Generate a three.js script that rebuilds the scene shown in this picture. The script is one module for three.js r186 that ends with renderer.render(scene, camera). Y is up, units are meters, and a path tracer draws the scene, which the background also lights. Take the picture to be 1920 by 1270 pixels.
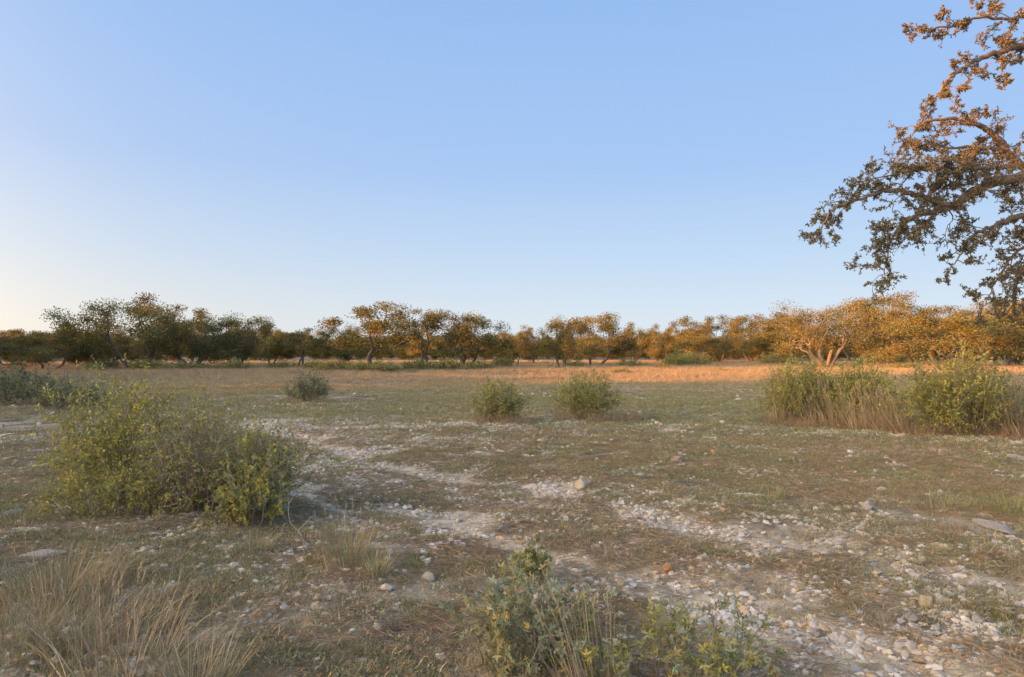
import * as THREE from 'three';

// ---------------------------------------------------------------- camera, sky, sun, exposure
const scene = new THREE.Scene();
const camera = new THREE.PerspectiveCamera(53.02, 1024 / 677, 0.1, 4000);
camera.position.set(0, 1.6, 0);
camera.rotation.set(THREE.MathUtils.degToRad(1.215), 0, 0);
const renderer = new THREE.WebGLRenderer({ antialias: true });
renderer.toneMapping = THREE.LinearToneMapping;
renderer.toneMappingExposure = 2.0;
renderer.shadowMap.enabled = true;
const SUN_AZ = THREE.MathUtils.degToRad(110), SUN_EL = THREE.MathUtils.degToRad(6);   // left of the view and a little behind it, close to setting
const sunDir = new THREE.Vector3(-Math.sin(SUN_AZ) * Math.cos(SUN_EL), Math.sin(SUN_EL), -Math.cos(SUN_AZ) * Math.cos(SUN_EL));
const sun = new THREE.DirectionalLight(new THREE.Color().setRGB(1, 0.32, 0.06), 5);
sun.position.copy(sunDir).multiplyScalar(200); sun.target.position.set(0, 0, 0);
sun.castShadow = true; sun.shadow.radius = 1.5; sun.shadow.mapSize.set(4096, 4096);
Object.assign(sun.shadow.camera, { left: -130, right: 130, top: 60, bottom: -60, near: 1, far: 500 });
scene.add(sun, sun.target);

const lerp = (a, b, t) => a + (b - a) * t, clamp = (x, a = 0, b = 1) => Math.min(b, Math.max(a, x));
const smooth = (a, b, x) => { const t = clamp((x - a) / (b - a)); return t * t * (3 - 2 * t); };
const mix3 = (a, b, t) => [lerp(a[0], b[0], t), lerp(a[1], b[1], t), lerp(a[2], b[2], t)];
function makeSky() {   // clear evening air: blue overhead, pale at the horizon, warm and brighter towards the sun's side
  const W = 1024, H = 512, data = new Float32Array(W * H * 4);
  const stops = [[-90, [0.42, 0.42, 0.40]], [-2, [0.60, 0.66, 0.70]], [0, [0.74, 0.80, 0.85]], [3, [0.68, 0.79, 0.89]], [8, [0.53, 0.70, 0.91]], [15, [0.385, 0.575, 0.90]], [28, [0.30, 0.50, 0.86]], [50, [0.25, 0.45, 0.80]], [90, [0.20, 0.38, 0.72]]];
  const sx = sunDir.x / Math.hypot(sunDir.x, sunDir.z), sz = sunDir.z / Math.hypot(sunDir.x, sunDir.z);
  for (let j = 0; j < H; j++) {
    const el = ((j + 0.5) / H - 0.5) * 180;
    let k = 0; while (k < stops.length - 2 && el > stops[k + 1][0]) k++;
    const base = mix3(stops[k][1], stops[k + 1][1], clamp((el - stops[k][0]) / (stops[k + 1][0] - stops[k][0])));
    for (let i = 0; i < W; i++) {
      const a = ((i + 0.5) / W - 0.5) * 2 * Math.PI, c = Math.cos(a) * sx + Math.sin(a) * sz;   // cos of the bearing from the sun
      const w = Math.pow(clamp((c + 1) / 2), 2.2), low = Math.exp(-Math.max(el, 0) / 9), mid = Math.exp(-Math.max(el, 0) / 24);
      let col = mix3(base, [0.95, 0.72, 0.44], clamp(w * low * 1.15)).map((v) => v * 0.51);
      const g = Math.pow(clamp((c + 1) / 2), 10) * mid;
      col = [col[0] + 8 * g, col[1] + 5.6 * g, col[2] + 3 * g];
      const o = (j * W + i) * 4; data[o] = col[0]; data[o + 1] = col[1]; data[o + 2] = col[2]; data[o + 3] = 1;
    }
  }
  const t = new THREE.DataTexture(data, W, H, THREE.RGBAFormat, THREE.FloatType);
  t.mapping = THREE.EquirectangularReflectionMapping; t.magFilter = THREE.LinearFilter; t.minFilter = THREE.LinearFilter; t.needsUpdate = true;
  return t;
}
const skyTex = makeSky();
scene.background = skyTex; scene.environment = skyTex;

// ---------------------------------------------------------------- helpers
function rng(seed) { let s = seed >>> 0; return () => { s = (s + 0x6D2B79F5) | 0; let t = Math.imul(s ^ (s >>> 15), 1 | s); t = (t + Math.imul(t ^ (t >>> 7), 61 | t)) ^ t; return ((t ^ (t >>> 14)) >>> 0) / 4294967296; }; }
function hash2(ix, iy) { let h = Math.imul(ix | 0, 374761393) + Math.imul(iy | 0, 668265263) | 0; h = Math.imul(h ^ (h >>> 13), 1274126177); return ((h ^ (h >>> 16)) >>> 0) / 4294967296; }
function noise(x, y) {
  const ix = Math.floor(x), iy = Math.floor(y); let fx = x - ix, fy = y - iy; fx = fx * fx * (3 - 2 * fx); fy = fy * fy * (3 - 2 * fy);
  return lerp(lerp(hash2(ix, iy), hash2(ix + 1, iy), fx), lerp(hash2(ix, iy + 1), hash2(ix + 1, iy + 1), fx), fy);
}
function fbm(x, y, o = 4) { let s = 0, a = 0.5, n = 0; for (let i = 0; i < o; i++) { s += a * noise(x, y); n += a; a *= 0.5; x = x * 2.03 + 17.1; y = y * 2.03 - 9.7; } return s / n; }
const V = (x, y, z) => new THREE.Vector3(x, y, z);
const marks = [];   // named things that others are described by
const nth = (k) => ['first', 'second', 'third', 'fourth', 'fifth', 'sixth', 'seventh', 'eighth', 'ninth', 'tenth', 'eleventh', 'twelfth', 'thirteenth', 'fourteenth', 'fifteenth', 'sixteenth', 'seventeenth', 'eighteenth', 'nineteenth', 'twentieth', 'twenty first', 'twenty second', 'twenty third', 'twenty fourth', 'twenty fifth', 'twenty sixth', 'twenty seventh'][k];
const taken = new Set();
function beside(what, x, z, type) {   // what + where it lies from the nearest named thing that gives a label of its own
  const near = marks.filter((m) => m.type === type).sort((a, b) => Math.hypot(a.x - x, a.z - z) - Math.hypot(b.x - x, b.z - z));
  for (const m of near.slice(0, 4)) { const q = Math.hypot(m.x, m.z), out = ((x - m.x) * m.x + (z - m.z) * m.z) / q, lat = ((x - m.x) * -m.z + (z - m.z) * m.x) / q, l = what + (Math.abs(out) > Math.abs(lat) ? (out > 0 ? ' behind ' : ' in front of ') : lat > 0 ? ' right of ' : ' left of ') + m.name; if (!taken.has(l)) { taken.add(l); return l; } }
  return what + ' near ' + near[0].name;
}
const used = {};
function numbered(n) { used[n] = (used[n] ?? -1) + 1; return used[n] ? n + '_' + String(used[n]).padStart(3, '0') : n; }
function tag(o, label, category, group, kind) { if (label) o.userData.label = label; if (category) o.userData.category = category; if (group) o.userData.group = group; if (kind) o.userData.kind = kind; return o; }
function shadows(o) { o.castShadow = true; o.receiveShadow = true; return o; }

class MB {   // collects faces of one part
  constructor() { this.p = []; this.n = []; this.c = []; this.i = []; this.uv = []; }
  get count() { return this.p.length / 3; }
  v(p, n, c, u = 0, w = 0) { this.p.push(p.x, p.y, p.z); this.n.push(n.x, n.y, n.z); this.c.push(c[0], c[1], c[2]); this.uv.push(u, w); return this.p.length / 3 - 1; }
  tube(pts, radii, sides, color) {
    let prev = null; const t = V(), a = V(), b = V(), n = V(), p = V();
    for (let k = 0; k < pts.length; k++) {
      t.subVectors(pts[Math.min(k + 1, pts.length - 1)], pts[Math.max(k - 1, 0)]).normalize();
      if (k === 0) { a.set(0, 0, 1); if (Math.abs(t.z) > 0.9) a.set(1, 0, 0); }
      a.addScaledVector(t, -a.dot(t)).normalize(); b.crossVectors(t, a);
      const r = radii[k], row = [];
      const cc = typeof color === 'function' ? null : color;
      for (let s = 0; s < sides; s++) {
        const q = s / sides * 2 * Math.PI; n.copy(a).multiplyScalar(Math.cos(q)).addScaledVector(b, Math.sin(q));
        p.copy(pts[k]).addScaledVector(n, r); row.push(this.v(p, n, cc || color(p), s / sides, k));
      }
      if (prev) for (let s = 0; s < sides; s++) { const s2 = (s + 1) % sides; this.i.push(prev[s], prev[s2], row[s2], prev[s], row[s2], row[s]); }
      prev = row;
    }
    return this;
  }
  leaf(p, dir, side, len, wid, fold, color) {   // a folded pointed leaf: stalk, two flanks, tip
    const up = V().crossVectors(dir, side).normalize();
    const m = p.clone().addScaledVector(dir, len * 0.45), tip = p.clone().addScaledVector(dir, len);
    const l = m.clone().addScaledVector(side, wid / 2).addScaledVector(up, fold * wid), r = m.clone().addScaledVector(side, -wid / 2).addScaledVector(up, fold * wid);
    const a = this.v(p, up, color), b = this.v(l, up, color), c = this.v(tip, up, color), d = this.v(r, up, color);
    this.i.push(a, c, b, a, d, c);
  }
  blade(p, dir, bend, len, wid, color, segs = 3) {   // a grass blade: a narrow ribbon that bends over
    const side = V().crossVectors(dir, bend); if (side.lengthSq() < 1e-6) side.set(1, 0, 0); side.normalize();
    const n = V().crossVectors(dir, side).normalize(); let pl = -1, pr = -1;
    for (let k = 0; k <= segs; k++) {
      const t = k / segs, q = p.clone().addScaledVector(dir, len * t).addScaledVector(bend, len * t * t), w = wid * (1 - t * t) * 0.5;
      if (k === segs) { const e = this.v(q, n, color); this.i.push(pl, pr, e); } else {
        const l = this.v(q.clone().addScaledVector(side, w), n, color), r = this.v(q.clone().addScaledVector(side, -w), n, color);
        if (k) this.i.push(pl, pr, r, pl, r, l); pl = l; pr = r;
      }
    }
  }
  geometry() {
    const g = new THREE.BufferGeometry();
    g.setAttribute('position', new THREE.Float32BufferAttribute(this.p, 3)); g.setAttribute('normal', new THREE.Float32BufferAttribute(this.n, 3));
    g.setAttribute('color', new THREE.Float32BufferAttribute(this.c, 3)); g.setAttribute('uv', new THREE.Float32BufferAttribute(this.uv, 2)); g.setIndex(this.i);
    return g;
  }
  build(name, m, parent) { const o = shadows(new THREE.Mesh(this.geometry(), m)); o.name = name; if (parent) parent.add(o); return o; }
}
const std = (o) => new THREE.MeshStandardMaterial({ roughness: 0.95, metalness: 0, side: THREE.DoubleSide, vertexColors: true, ...o });
const leafy = (t, o) => new THREE.MeshPhysicalMaterial({ roughness: 0.9, metalness: 0, side: THREE.DoubleSide, vertexColors: true, transmission: t, thickness: 0, specularIntensity: 0.3, ...o });
const M = { bark: std({}), twig: std({}), leaf: leafy(0.22), grass: leafy(0.25), dry: leafy(0.2) };
const vary = (c, r, a = 0.25, hue = 0.1) => { const k = 1 + (r() - 0.5) * 2 * a, q = (r() - 0.5) * 2 * hue; return [c[0] * k * (1 + q), c[1] * k, c[2] * k * (1 - q)]; };
const pick = (list, r) => list[Math.floor(r() * list.length) % list.length];

// ---------------------------------------------------------------- terrain
const TRACKS = [
  [[-9.35, -18.02], [-5.69, -15.09], [-3.65, -12.89], [-2.21, -10.83], [-0.99, -9.7], [0, -8.93], [0.78, -8.28], [1.38, -7.33], [1.93, -6.31], [2.61, -5.75], [3.08, -5.25], [3.46, -4.82], [4.3, -4.0], [6, -2.6]],
  [[-4.6, -10.83], [-2.63, -8.38], [-1.75, -7.3], [-1.2, -7.5], [-0.89, -7.27], [-0.42, -6.61], [0, -6.03], [0.77, -5.18], [1.39, -4.55], [1.72, -4.05], [2.08, -3.59], [2.36, -3.19], [3.2, -1.8]],
];
function trackDist(x, z) {
  let best = 1e9;
  for (const t of TRACKS) for (let k = 0; k < t.length - 1; k++) {
    const [ax, az] = t[k], dx = t[k + 1][0] - ax, dz = t[k + 1][1] - az, u = clamp(((x - ax) * dx + (z - az) * dz) / (dx * dx + dz * dz));
    const d = Math.hypot(x - ax - dx * u, z - az - dz * u); if (d < best) best = d;
  }
  return best;
}
function sandAt(x, z, d = trackDist(x, z)) {   // bare tan earth of the wheel tracks, broken up
  if (d > 2) return 0;
  const n = fbm(x * 1.3 + 5, z * 1.3, 3), w = 0.8 * fbm(x * 1.1, z * 1.1 + 40, 3) - 0.2;
  return smooth(w + 0.14, w - 0.1, d + (n - 0.5) * 0.75);
}
function stoneAt(x, z, d = trackDist(x, z)) {   // how stony the ground is
  const n = fbm(x * 0.9 + 31, z * 0.9 - 12, 4), nearTrack = Math.exp(-Math.pow((d - 0.35) / 1.15, 2));
  const corner = smooth(1.2, 3.6, x) * smooth(-8.5, -4.5, z), left = smooth(-3, -9, x) * smooth(-14, -8, z) * 0.4;
  return clamp(smooth(0.46, 0.7, n + 0.2 * nearTrack + 0.15 * corner + 0.06 * left) * (0.4 + 0.6 * Math.max(nearTrack, corner * 0.9, left)));
}
function height(x, z) {
  const r = Math.hypot(x, z), far = smooth(45, 12, r), d = r < 30 ? trackDist(x, z) : 9;
  let h = (fbm(x * 0.11 + 3, z * 0.11 + 8, 3) - 0.5) * 0.42 * smooth(1, 10, r) * smooth(90, 35, r);
  h += (fbm(x * 0.9, z * 0.9, 3) - 0.5) * 0.09 * smooth(60, 10, r);
  if (far > 0) h += ((fbm(x * 5, z * 5, 3) - 0.5) * 0.035 - 0.035 * smooth(0.6, 0, d)) * far;
  h += (fbm(x * 0.012 + 50, z * 0.012, 2) - 0.5) * 5 * smooth(130, 420, r);
  return h;
}
function greenAt(x, z) { return clamp(fbm(x * 0.16 + 9, z * 0.16 + 2, 4) * 1.5 - 0.3 + 0.2 * Math.exp(-Math.pow((z + 22) / 9, 2)) * smooth(14, 4, Math.abs(x + 1))); }
function groundColor(x, z) {
  const r = Math.hypot(x, z), d = r < 30 ? trackDist(x, z) : 9, n1 = fbm(x * 2.2, z * 2.2 + 60, 4), n2 = fbm(x * 0.5 - 20, z * 0.5, 4), n3 = noise(x * 14, z * 14), g = greenAt(x, z);
  let c = mix3([0.17, 0.14, 0.112], [0.54, 0.44, 0.32], smooth(0.34, 0.66, n1));
  c = mix3(c, [0.30, 0.28, 0.155], 0.6 * smooth(0.3, 0.75, g * 0.7 + n1 * 0.4));
  c = mix3(c, [0.48, 0.38, 0.26], 0.7 * smooth(0.46, 0.6, n2) * smooth(0.8, 0.3, g));
  c = mix3(c, [0.62, 0.48, 0.32], sandAt(x, z, d) * 0.8);
  const st = r < 40 ? stoneAt(x, z, d) : 0;
  c = mix3(c, [0.62, 0.53, 0.40], 0.6 * st * smooth(0.35, 0.6, n3 * 0.5 + n1 * 0.5));
  const k = 0.86 + 0.28 * n3; return [c[0] * k, c[1] * k, c[2] * k];
}
function soilTextures() {   // grain of the earth: crumbs, straw bits, grit; tiles every 2.5 m
  const N = 1024, r = rng(5), val = new Float32Array(N * N).fill(0), tint = new Float32Array(N * N), grid = {};
  const per = (x, y, p, s) => { const ix = Math.floor(x), iy = Math.floor(y); let fx = x - ix, fy = y - iy; fx = fx * fx * (3 - 2 * fx); fy = fy * fy * (3 - 2 * fy); const h = (a, b) => hash2(((a % p) + p) % p + s * 977, ((b % p) + p) % p); return lerp(lerp(h(ix, iy), h(ix + 1, iy), fx), lerp(h(ix, iy + 1), h(ix + 1, iy + 1), fx), fy); };
  for (let j = 0; j < N; j++) for (let i = 0; i < N; i++) { let s = 0, a = 0.5; for (let o = 0, p = 16; o < 5; o++, p *= 2.0, a *= 0.72) s += a * (per(i / N * p, j / N * p, p, o) - 0.5); val[j * N + i] = 0.5 + s * 0.62; }
  for (let k = 0; k < 9000; k++) {   // grit
    const x = r() * N, y = r() * N, R = 0.8 + r() * r() * 3.4, up = 0.12 + r() * 0.4;
    for (let b = -5; b <= 5; b++) for (let a = -5; a <= 5; a++) { const q = Math.hypot(a, b * (0.8 + 0.5 * r())); if (q < R) { const o = ((Math.floor(y + b) + N) % N) * N + (Math.floor(x + a) + N) % N; val[o] = Math.max(val[o], 0.55 + up); tint[o] = 0.5; } }
  }
  for (let k = 0; k < 5200; k++) {   // straw and bits of stalk
    let x = r() * N, y = r() * N, a = r() * 6.28; const L = 6 + r() * 26, up = (r() - 0.3) * 0.5;
    for (let s = 0; s < L; s++) { x += Math.cos(a); y += Math.sin(a); a += (r() - 0.5) * 0.2; const o = ((Math.floor(y) + N) % N) * N + (Math.floor(x) + N) % N; val[o] = clamp(0.5 + up); tint[o] = 1; }
  }
  const col = new Uint8Array(N * N * 4), bmp = new Uint8Array(N * N * 4);
  for (let o = 0; o < N * N; o++) {
    const v = clamp(val[o], 0.05, 1), s = clamp(0.34 + v * 1.15) * 255, t = tint[o];
    col[o * 4] = Math.min(255, s * 1.01); col[o * 4 + 1] = s * (1 - 0.02 * t); col[o * 4 + 2] = s * (0.97 - 0.1 * t * (t > 0.7 ? 1 : 0)); col[o * 4 + 3] = 255;
    bmp[o * 4] = bmp[o * 4 + 1] = bmp[o * 4 + 2] = v * 255; bmp[o * 4 + 3] = 255;
  }
  const mk = (d, srgb) => { const t = new THREE.DataTexture(d, N, N); t.wrapS = t.wrapT = THREE.RepeatWrapping; t.magFilter = THREE.LinearFilter; t.minFilter = THREE.LinearMipmapLinearFilter; t.generateMipmaps = true; if (srgb) t.colorSpace = THREE.SRGBColorSpace; t.needsUpdate = true; return t; };
  return [mk(col, true), mk(bmp, false)];
}
const [soilMap, soilBump] = soilTextures();
{
  const angles = []; for (let a = -50; a <= 50; a += 0.27) angles.push(a); for (let a = 52.5; a < 310; a += 2.5) angles.push(a);
  const radii = [0]; for (let r = 0.6; r < 1500; r *= r < 120 ? 1.0105 : 1.03) radii.push(r);
  const pos = [], col = [], uv = [], idx = [], A = angles.length;
  for (let j = 0; j < radii.length; j++) for (let i = 0; i < A; i++) {
    const a = angles[i] * Math.PI / 180, x = Math.sin(a) * radii[j], z = -Math.cos(a) * radii[j], c = groundColor(x, z);
    pos.push(x, height(x, z), z); col.push(...c); uv.push(x / 2.5, z / 2.5);
  }
  for (let j = 0; j < radii.length - 1; j++) for (let i = 0; i < A; i++) { const i2 = (i + 1) % A, a = j * A + i, b = j * A + i2, c = (j + 1) * A + i, d = (j + 1) * A + i2; idx.push(a, b, d, a, d, c); }
  const g = new THREE.BufferGeometry();
  g.setAttribute('position', new THREE.Float32BufferAttribute(pos, 3)); g.setAttribute('color', new THREE.Float32BufferAttribute(col, 3)); g.setAttribute('uv', new THREE.Float32BufferAttribute(uv, 2)); g.setIndex(idx); g.computeVertexNormals();
  const o = new THREE.Mesh(g, std({ map: soilMap, bumpMap: soilBump, bumpScale: 0.02, roughness: 1 })); o.name = 'ground'; o.receiveShadow = true; o.castShadow = true;
  tag(o, 'dry stony earth with faint wheel tracks running through thin grass', 'ground', null, 'structure'); scene.add(o);
}

// ---------------------------------------------------------------- instanced ground cover
const _m = new THREE.Matrix4(), _q = new THREE.Quaternion(), _e = new THREE.Euler(), _s = new THREE.Vector3(), _c = new THREE.Color();
function stuff(name, geo, mat, items, label, category) {   // items: [x, z, turn, scale, [r,g,b], tilt, lift, squash]
  const o = new THREE.InstancedMesh(geo, mat, items.length); o.name = numbered(name); shadows(o);
  items.forEach(([x, z, turn, s, c, tilt = 0, lift = 0, sq = 1], k) => {
    _e.set(tilt * Math.cos(turn * 7), turn, tilt * Math.sin(turn * 7)); _q.setFromEuler(_e);
    _m.compose(V(x, height(x, z) + lift, z), _q, _s.set(s, s * sq, s)); o.setMatrixAt(k, _m); o.setColorAt(k, _c.setRGB(c[0], c[1], c[2]));
  });
  tag(o, label, category, null, 'stuff'); scene.add(o); return o;
}
function tuft(seed, n, h, spread, wid, droop, tones) {
  const b = new MB(), r = rng(seed);
  for (let k = 0; k < n; k++) {
    const a = r() * 6.283, q = Math.sqrt(r()) * spread, out = 0.2 + r() * 0.9, L = h * (0.45 + 0.75 * r());
    const dir = V(Math.cos(a) * out * 0.6, 1, Math.sin(a) * out * 0.6).normalize();
    const a2 = a + (r() - 0.5) * 2; b.blade(V(Math.cos(a) * q, -0.005, Math.sin(a) * q), dir, V(Math.cos(a2), -0.55, Math.sin(a2)).multiplyScalar(droop * (0.3 + r())), L, wid * (0.6 + 0.8 * r()), vary(pick(tones, r), r, 0.25, 0.08), 2);
  }
  return b.geometry();
}
function forb(seed, n, rad, tones) {   // a flat mat of small leaves
  const b = new MB(), r = rng(seed);
  for (let k = 0; k < n; k++) { const a = r() * 6.283, q = Math.sqrt(r()) * rad, t = r() * 6.283, dir = V(Math.cos(t), 0.2 + r() * 0.8, Math.sin(t)).normalize(); b.leaf(V(Math.cos(a) * q, r() * 0.012, Math.sin(a) * q), dir, V(-Math.sin(t), 0, Math.cos(t)), 0.011 + r() * 0.014, 0.005 + r() * 0.006, 0.15, vary(pick(tones, r), r, 0.3, 0.08)); }
  return b.geometry();
}
const GREEN = [0.29, 0.32, 0.125], GREY = [0.33, 0.34, 0.205], STRAW = [0.58, 0.48, 0.29], RUST = [0.42, 0.28, 0.175], DULL = [0.40, 0.335, 0.22];
function scatter(seed, count, r0, r1, half, fn) {   // even over a sector of ground, kept where fn says so
  const r = rng(seed), out = [];
  for (let k = 0; k < count; k++) { const a = (r() * 2 - 1) * half * Math.PI / 180, q = Math.sqrt(lerp(r0 * r0, r1 * r1, r())), x = Math.sin(a) * q, z = -Math.cos(a) * q, it = fn(x, z, q, r); if (it) out.push(it); }
  return out;
}
{
  const W1 = [1, 1, 1];
  const tone = (r, k = 0.25) => { const q = 1 + (r() - 0.5) * 2 * k; return [q * (1 + (r() - 0.5) * 0.12), q, q * (1 + (r() - 0.5) * 0.16)]; };
  const open = (x, z, r) => (1 - 0.96 * sandAt(x, z) - 0.45 * stoneAt(x, z)) * lerp(0.3, 1, smooth(0.4, 0.54, fbm(x * 4.5 + 11, z * 4.5, 2)));
  const greenTuft = [tuft(1, 13, 0.055, 0.055, 0.0058, 0.4, [GREEN, GREEN, GREY, STRAW]), tuft(2, 12, 0.05, 0.065, 0.0058, 0.55, [GREEN, GREY, DULL])];
  const dryTuft = [tuft(3, 12, 0.08, 0.055, 0.005, 0.6, [STRAW, DULL, DULL, GREY]), tuft(4, 11, 0.07, 0.065, 0.005, 0.8, [STRAW, RUST, DULL])];
  const mat = forb(6, 26, 0.07, [GREEN, GREY, DULL, RUST]);
  const patch = (x, z, o) => fbm(x * 1.7 + o, z * 1.7 - o, 3);
  for (const v of [0, 1]) {
    stuff('short_grass', greenTuft[v], M.grass, scatter(20 + v, 90000, 2.2, 13, 50, (x, z, q, r) => { const g = greenAt(x, z), p = patch(x, z, 3); return r() < open(x, z) * smooth(0.46, 0.56, p * 0.8 + g * 0.32) ? [x, z, r() * 6.28, 0.4 + r() * 0.65, tone(r, 0.35), 0.15] : null; }), 'short grey green grass in patches over the near ground', 'grass');
    stuff('dry_grass', dryTuft[v], M.dry, scatter(30 + v, 70000, 2.2, 13, 50, (x, z, q, r) => { const g = greenAt(x, z), p = patch(x, z, 70); return r() < open(x, z) * smooth(0.5, 0.66, p * 0.9 + (1 - g) * 0.2) ? [x, z, r() * 6.28, 0.35 + r() * 0.65, tone(r, 0.35), 0.35] : null; }), 'short dry straw coloured grass over the near ground', 'grass');
    stuff('short_grass', greenTuft[v], M.grass, scatter(24 + v, 110000, 13, 40, 48, (x, z, q, r) => { const g = greenAt(x, z), p = patch(x * 0.6, z * 0.6, 3); return r() < open(x, z) * smooth(0.40, 0.56, p * 0.75 + g * 0.42) ? [x, z, r() * 6.28, 0.7 + r() * 1.0, tone(r, 0.35), 0.15] : null; }), 'short green grass over the middle of the field', 'grass');
    stuff('dry_grass', dryTuft[v], M.dry, scatter(34 + v, 80000, 13, 45, 48, (x, z, q, r) => { const g = greenAt(x, z), p = patch(x * 0.5, z * 0.5, 70); return r() < open(x, z) * smooth(0.48, 0.7, p * 0.9 + (1 - g) * 0.22 + 0.15 * smooth(22, 38, q)) ? [x, z, r() * 6.28, 0.7 + r() * 1.2, tone(r, 0.35), 0.3] : null; }), 'dry straw coloured grass over the middle of the field', 'grass');
  }
  stuff('ground_herb', mat, M.leaf, scatter(40, 60000, 2.2, 16, 50, (x, z, q, r) => r() < open(x, z) * smooth(0.45, 0.6, patch(x, z, 130)) ? [x, z, r() * 6.28, 0.6 + r() * 0.9, tone(r), 0.1, 0.004] : null), 'low mats of small grey green leaves on the near ground', 'ground cover');
  const litter = (() => { const b = new MB(), q = rng(9); for (let k = 0; k < 9; k++) { const a = q() * 6.28, t = q() * 6.28, R = Math.sqrt(q()) * 0.09; b.blade(V(Math.cos(a) * R, 0.004 + q() * 0.012, Math.sin(a) * R), V(Math.cos(t), (q() - 0.35) * 0.3, Math.sin(t)).normalize(), V(-Math.sin(t) * 0.3, -0.06, Math.cos(t) * 0.3), 0.03 + q() * 0.09, 0.0025 + q() * 0.002, vary(pick([STRAW, DULL, RUST, DULL], q), q, 0.3), 3); } return b.geometry(); })();
  stuff('straw_litter', litter, M.dry, scatter(45, 60000, 2.2, 15, 50, (x, z, q, r) => r() < (1 - 0.9 * sandAt(x, z)) * smooth(0.36, 0.56, patch(x, z, 210)) ? [x, z, r() * 6.28, 0.6 + r() * 0.9, tone(r), 0.12] : null), 'dead straw and stalk bits lying on the near soil', 'litter');
  const tall = [tuft(7, 26, 0.36, 0.16, 0.008, 0.35, [STRAW, DULL, DULL]), tuft(8, 24, 0.3, 0.2, 0.008, 0.5, [STRAW, RUST, DULL, GREY])];
  for (const v of [0, 1]) stuff('tall_dry_grass', tall[v], M.dry, scatter(50 + v, 90000, 30, 125, 46, (x, z, q, r) => { const p = fbm(x * 0.12 + 4, z * 0.12, 3) + 0.12 * (fbm(x * 0.7, z * 0.7, 2) - 0.5); return r() < smooth(0.36, 0.6, p + 0.2 * smooth(36, 56, q) + (x > 5 ? 0.08 : 0)) * smooth(30, 48, q) ? [x, z, r() * 6.28, 0.5 + r() * 1.0 * smooth(30, 60, q), tone(r), 0.1] : null; }), 'pale standing dry grass in front of and among the far trees', 'grass');
}

// ---------------------------------------------------------------- stones
const stoneGeos = [];
for (let k = 0; k < 7; k++) {
  const r = rng(900 + k), g = new THREE.IcosahedronGeometry(0.5, 3), p = g.attributes.position, cuts = [], col = [];
  for (let c = 0; c < 12; c++) cuts.push([V(r() - 0.5, (r() - 0.5) * 1.3, r() - 0.5).normalize(), 0.22 + r() * 0.2]);
  const sy = [0.62, 0.5, 0.75, 0.3, 0.55, 0.24, 0.68][k], sz = 0.65 + r() * 0.3, v = V();
  for (let i = 0; i < p.count; i++) {
    v.fromBufferAttribute(p, i); for (const [n, d] of cuts) { const e = v.dot(n) - d; if (e > 0) v.addScaledVector(n, -e); }
    const q = 1.12 + 0.34 * (fbm(v.x * 4 + k * 9 + v.y * 3, v.z * 4 - v.y * 2, 3) - 0.5); v.multiplyScalar(q); p.setXYZ(i, v.x, v.y * sy, v.z * sz);
    const s = fbm(v.x * 7 + k * 3 + v.y * 5, v.z * 7 + v.y * 4, 3), t = fbm(v.x * 2.5 - v.y, v.z * 2.5 + k, 2); const kk = 0.72 + 0.5 * s; col.push(kk, kk * lerp(0.93, 1, t), kk * lerp(0.8, 1, t));
  }
  g.setAttribute('color', new THREE.Float32BufferAttribute(col, 3)); g.computeVertexNormals(); stoneGeos.push(g);
}
const smallStone = [0, 1].map((k) => { const g = new THREE.IcosahedronGeometry(0.5, 1), p = g.attributes.position, col = []; for (let i = 0; i < p.count; i++) { const x = p.getX(i), y = p.getY(i), z = p.getZ(i), q = 0.62 + 0.7 * hash2(Math.round(x * 60 + y * 900) + k * 71, Math.round(z * 60 - y * 300)); p.setXYZ(i, x * q * 1.15, clamp(y * q * 0.62, -0.2, 0.2), z * q * 0.78); col.push(1, 1, 1); } g.setAttribute('color', new THREE.Float32BufferAttribute(col, 3)); g.computeVertexNormals(); return g; });
const PALE = [0.60, 0.52, 0.41], BUFF = [0.60, 0.45, 0.28], GREYST = [0.46, 0.43, 0.39], WHITE = [0.68, 0.62, 0.53], ORANGE = [0.52, 0.27, 0.13], PINK = [0.58, 0.40, 0.30];
const stoneMats = {}; for (const [n, c] of Object.entries({ PALE, BUFF, GREYST, WHITE, ORANGE, PINK })) { stoneMats[n] = std({ side: THREE.FrontSide, roughness: 0.95, bumpMap: soilBump, bumpScale: 0.006 }); stoneMats[n].color.setRGB(...c); }
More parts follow.
